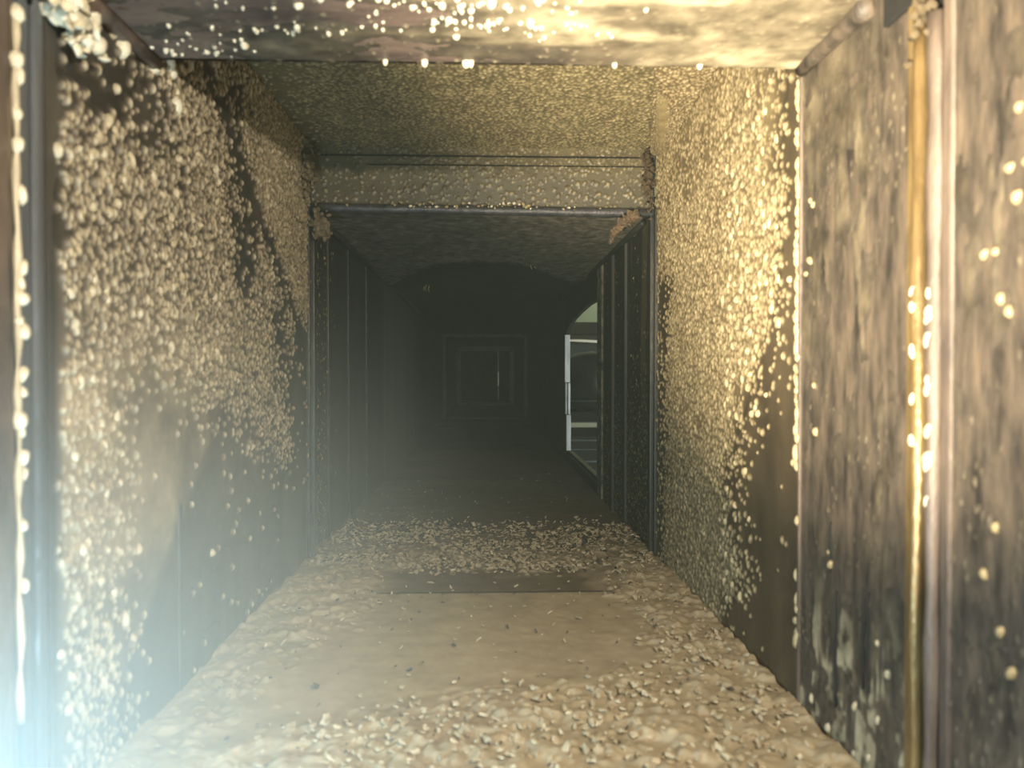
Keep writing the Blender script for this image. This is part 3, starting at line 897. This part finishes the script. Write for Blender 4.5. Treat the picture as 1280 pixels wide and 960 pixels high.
# ------------------------------------------------------------------ lumps and hanging flakes in the corners
def lump_cluster(name, label, cat, center, spread, sizes, count, mat, direction=None, part='clod', group=None):
    """one crusty clump grown from many small lumps around an irregular core"""
    root = empty(name, None, center)
    tag(root, label, cat, group)
    for k in range(count):
        t = random.random()
        off = Vector([random.gauss(0, s) for s in spread])
        if direction is not None:
            off = Vector(direction) * t + off * (1.0 - 0.5 * t)
        o = bpy.data.objects.new(part, dome_mesh(mat, random.randrange(7)))
        o.location = off
        o.rotation_euler = [random.uniform(0, 6.28) for _ in range(3)]
        r = random.uniform(*sizes)
        o.scale = (r, r * random.uniform(0.7, 1.2), r * random.uniform(0.6, 1.0))
        link(o, root)
    return root


lump_cluster('dust_clump', 'shaggy tan clump of dust hanging at the left end of the rolled header lip', 'clump', (WL + 0.020, 1.325, 0.266), (0.009, 0.007, 0.012), (0.0022, 0.0060), 110, M['lump'], (0.012, 0, -0.026))
lump_cluster('dust_clump', 'ragged tan crust built up on the wall corner above the shaggy hanging clump', 'clump', (WL + 0.008, 1.29, 0.320), (0.006, 0.014, 0.024), (0.0022, 0.0060), 120, M['lump'], (0.0, 0.03, 0.05))
lump_cluster('dust_clump', 'folded brown crust bulging from the right end of the header panel', 'clump', (WR - 0.012, 1.335, 0.315), (0.005, 0.008, 0.022), (0.002, 0.0060), 110, M['rust'], (-0.008, 0, 0.060))
lump_cluster('sealant_clump', 'thick cream blob of sealant in the upper left ceiling corner', 'clump', (WL + 0.012, 0.526, ZC - 0.012), (0.008, 0.018, 0.012), (0.002, 0.0070), 130, M['sealant'], (0.0, 0.05, -0.028))
lump_cluster('sealant_clump', 'cream blob of sealant at the top of the oily right seam', 'clump', (WR - 0.004, 0.518, 0.232), (0.002, 0.008, 0.010), (0.0015, 0.0042), 70, M['lump'], (0.0, -0.016, 0.045))
box('corner_gap', (WR - 0.004, 0.522, 0.258), (WR + 0.004, 0.566, ZC - 0.001), M['crack'], wall_right, 0.001)

# the brown peeled flake: a thin curled ragged sheet hanging from the right end of the lip
V, F = [], []
path = [(0.268, 0.280, 0.014), (0.252, 0.272, 0.017), (0.243, 0.266, 0.018), (0.234, 0.259, 0.017), (0.226, 0.250, 0.014), (0.220, 0.242, 0.012), (0.217, 0.236, 0.010), (0.2165, 0.229, 0.006)]
fine = []
for (a, b_) in zip(path[:-1], path[1:]):
    for q in range(4):
        fine.append(tuple(a[k] + (b_[k] - a[k]) * q / 4 for k in range(3)))
fine.append(path[-1])
NJ = 9
for i, (x, zz, wd) in enumerate(fine):
    for j in range(NJ):
        s = j / (NJ - 1) - 0.5
        jag = random.uniform(0.55, 1.35) if j in (0, NJ - 1) else 1
        V.append((x + s * wd * 0.6 * jag + random.gauss(0, 0.0006), 1.335 - 0.008 * math.sin(i * 0.125) - 0.024 * s * s + random.gauss(0, 0.0011), zz - s * wd * jag + random.gauss(0, 0.0006)))
m0 = len(V)
V += [(x, y + 0.0025, zz) for x, y, zz in V]
for i in range(len(fine) - 1):
    for j in range(NJ - 1):
        a = i * NJ + j
        F += [(a, a + 1, a + NJ + 1, a + NJ), (m0 + a, m0 + a + NJ, m0 + a + NJ + 1, m0 + a + 1)]
    for j in (0, NJ - 1):
        a = i * NJ + j
        F.append((a, a + NJ, a + NJ + m0, a + m0) if j == 0 else (a + NJ, a, a + m0, a + NJ + m0))
tag(mesh_obj('peeled_flake', V, F, M['rust'], None, False), 'curled brown flake hanging from the right end of the rolled lip', 'flake')

# ------------------------------------------------------------------ the hall seen through the hatch
hall = empty('wall_outer', 'structure')
box('hall_wall', (0.45, 9.0, -3), (4.5, 9.1, 4), M['hall_dark'], hall)
box('hall_wall', (0.45, 8.9, 0.45), (4.5, 8.99, 2.2), M['olive_wall'], hall)
t = empty('roof_beam', None, (1.0, 6.5, 0.385))
tag(t, 'brown painted beam under the olive wall seen through the hatch', 'beam')
box('beam_web', (-0.35, -0.05, -0.045), (1.6, 0.0, 0.055), M['beam'], t)
box('beam_flange', (-0.35, -0.09, -0.055), (1.6, 0.04, -0.045), M['beam'], t)
t = empty('strip_lamp', None, (0.70, 6.2, 0.27))
tag(t, 'pale tube lamp glowing below the brown beam through the hatch', 'lamp')
tube('lamp_tube', [(-0.02, 0.1, 0.012), (0.45, -0.1, -0.022)], 0.010, M['tube'], t)
box('lamp_housing', (-0.05, 0.06, 0.015), (0.45, 0.10, 0.05), M['beam'], t)
t = empty('storage_tank', None, (0.92, 6.6, -0.10))
tag(t, 'dark grey rounded tank standing behind the cream rail', 'tank')
V, F = [], []
prof = [(0.0, -0.22), (0.26, -0.20), (0.30, -0.12), (0.31, 0.12), (0.27, 0.22), (0.14, 0.28), (0.0, 0.30)]
for (r, zz) in prof:
    for k in range(24):
        V.append((r * math.cos(k * math.pi / 12), r * math.sin(k * math.pi / 12), zz))
for i in range(len(prof) - 1):
    for k in range(24):
        F.append((i * 24 + k, i * 24 + (k + 1) % 24, (i + 1) * 24 + (k + 1) % 24, (i + 1) * 24 + k))
mesh_obj('tank_shell', V, F, M['tank'], t, True)
tube('tank_band', [(0.312 * math.cos(k * math.pi / 12), 0.312 * math.sin(k * math.pi / 12), -0.12) for k in range(25)], 0.008, M['steel_grey'], t, 6)
box('tank_stand', (-0.25, -0.25, -1.2), (0.25, 0.25, -0.21), M['hall_dark'], t)
t = empty('guard_rail', None, (0.60, 5.0, -0.33))
tag(t, 'cream horizontal rail crossing the hatch opening low down', 'rail')
box('rail_bar', (-0.10, -0.02, -0.016), (1.2, 0.02, 0.016), M['rail'], t, 0.004)
box('rail_post', (0.9, -0.02, -1.5), (0.94, 0.02, 0.0), M['rail'], t, 0.004)
t = empty('steel_rack', None, (0.60, 4.9, -0.45))
tag(t, 'grey steel rack with flat bars below the cream rail', 'rack')
for zz, hh in ((0.022, 0.010), (-0.035, 0.008), (-0.115, 0.014)):
    box('rack_bar', (-0.12, -0.01, zz), (1.1, 0.03, zz + hh), M['steel_grey'], t, 0.002)
box('rack_panel', (-0.12, 0.06, -0.5), (1.1, 0.07, 0.05), M['hall_dark'], t)
box('rack_post', (1.0, -0.01, -1.2), (1.04, 0.03, 0.05), M['steel_grey'], t, 0.002)

# ------------------------------------------------------------------ haze volumes added as veil and lens glare in the duct
def haze_mat(name, color, density, centre=None, radius=0.3):
    m, nt, b = new_mat(name)
    nt.nodes.remove(b)
    vs = N(nt, 'ShaderNodeVolumeScatter')
    vs.inputs['Color'].default_value = (*color, 1)
    vs.inputs['Density'].default_value = density
    vs.inputs['Anisotropy'].default_value = 0.0
    if centre:                                   # thickest at the centre of the imitated glare, thinning outwards
        tc = N(nt, 'ShaderNodeTexCoord')
        dist = N(nt, 'ShaderNodeVectorMath', operation='DISTANCE')
        dist.inputs[1].default_value = centre
        nt.links.new(tc.outputs['Object'], dist.inputs[0])
        mr = N(nt, 'ShaderNodeMapRange', interpolation_type='SMOOTHERSTEP')
        mr.inputs['From Min'].default_value = 0.0
        mr.inputs['From Max'].default_value = radius
        mr.inputs['To Min'].default_value = density
        mr.inputs['To Max'].default_value = 0.0
        nt.links.new(dist.outputs['Value'], mr.inputs['Value'])
        nt.links.new(mr.outputs['Result'], vs.inputs['Density'])
    nt.links.new(vs.outputs['Volume'], nt.nodes['Material Output'].inputs['Volume'])
    return m


o = box('haze', (WL + 0.03, 0.12, ZF + 0.03), (WR - 0.03, YE - 0.05, ZC - 0.03), haze_mat('thin veil haze', (0.80, 1.0, 0.90), 0.0095))  # greenish veil added to lift the blacks
tag(o, 'faint greenish haze added to lift the blacks of the dark duct', 'haze', None, 'stuff')
o = box('glare_haze', (WL + 0.012, 0.14, ZF + 0.012), (0.20, 0.95, 0.24), haze_mat('bluish glare haze', (0.80, 0.95, 1.0), 0.80, (-0.30, 0.37, -0.26), 0.42))  # added volume that imitates veiling lens glare
tag(o, 'bluish haze added as lens glare over the lower end of the left wall', 'haze', None, 'stuff')
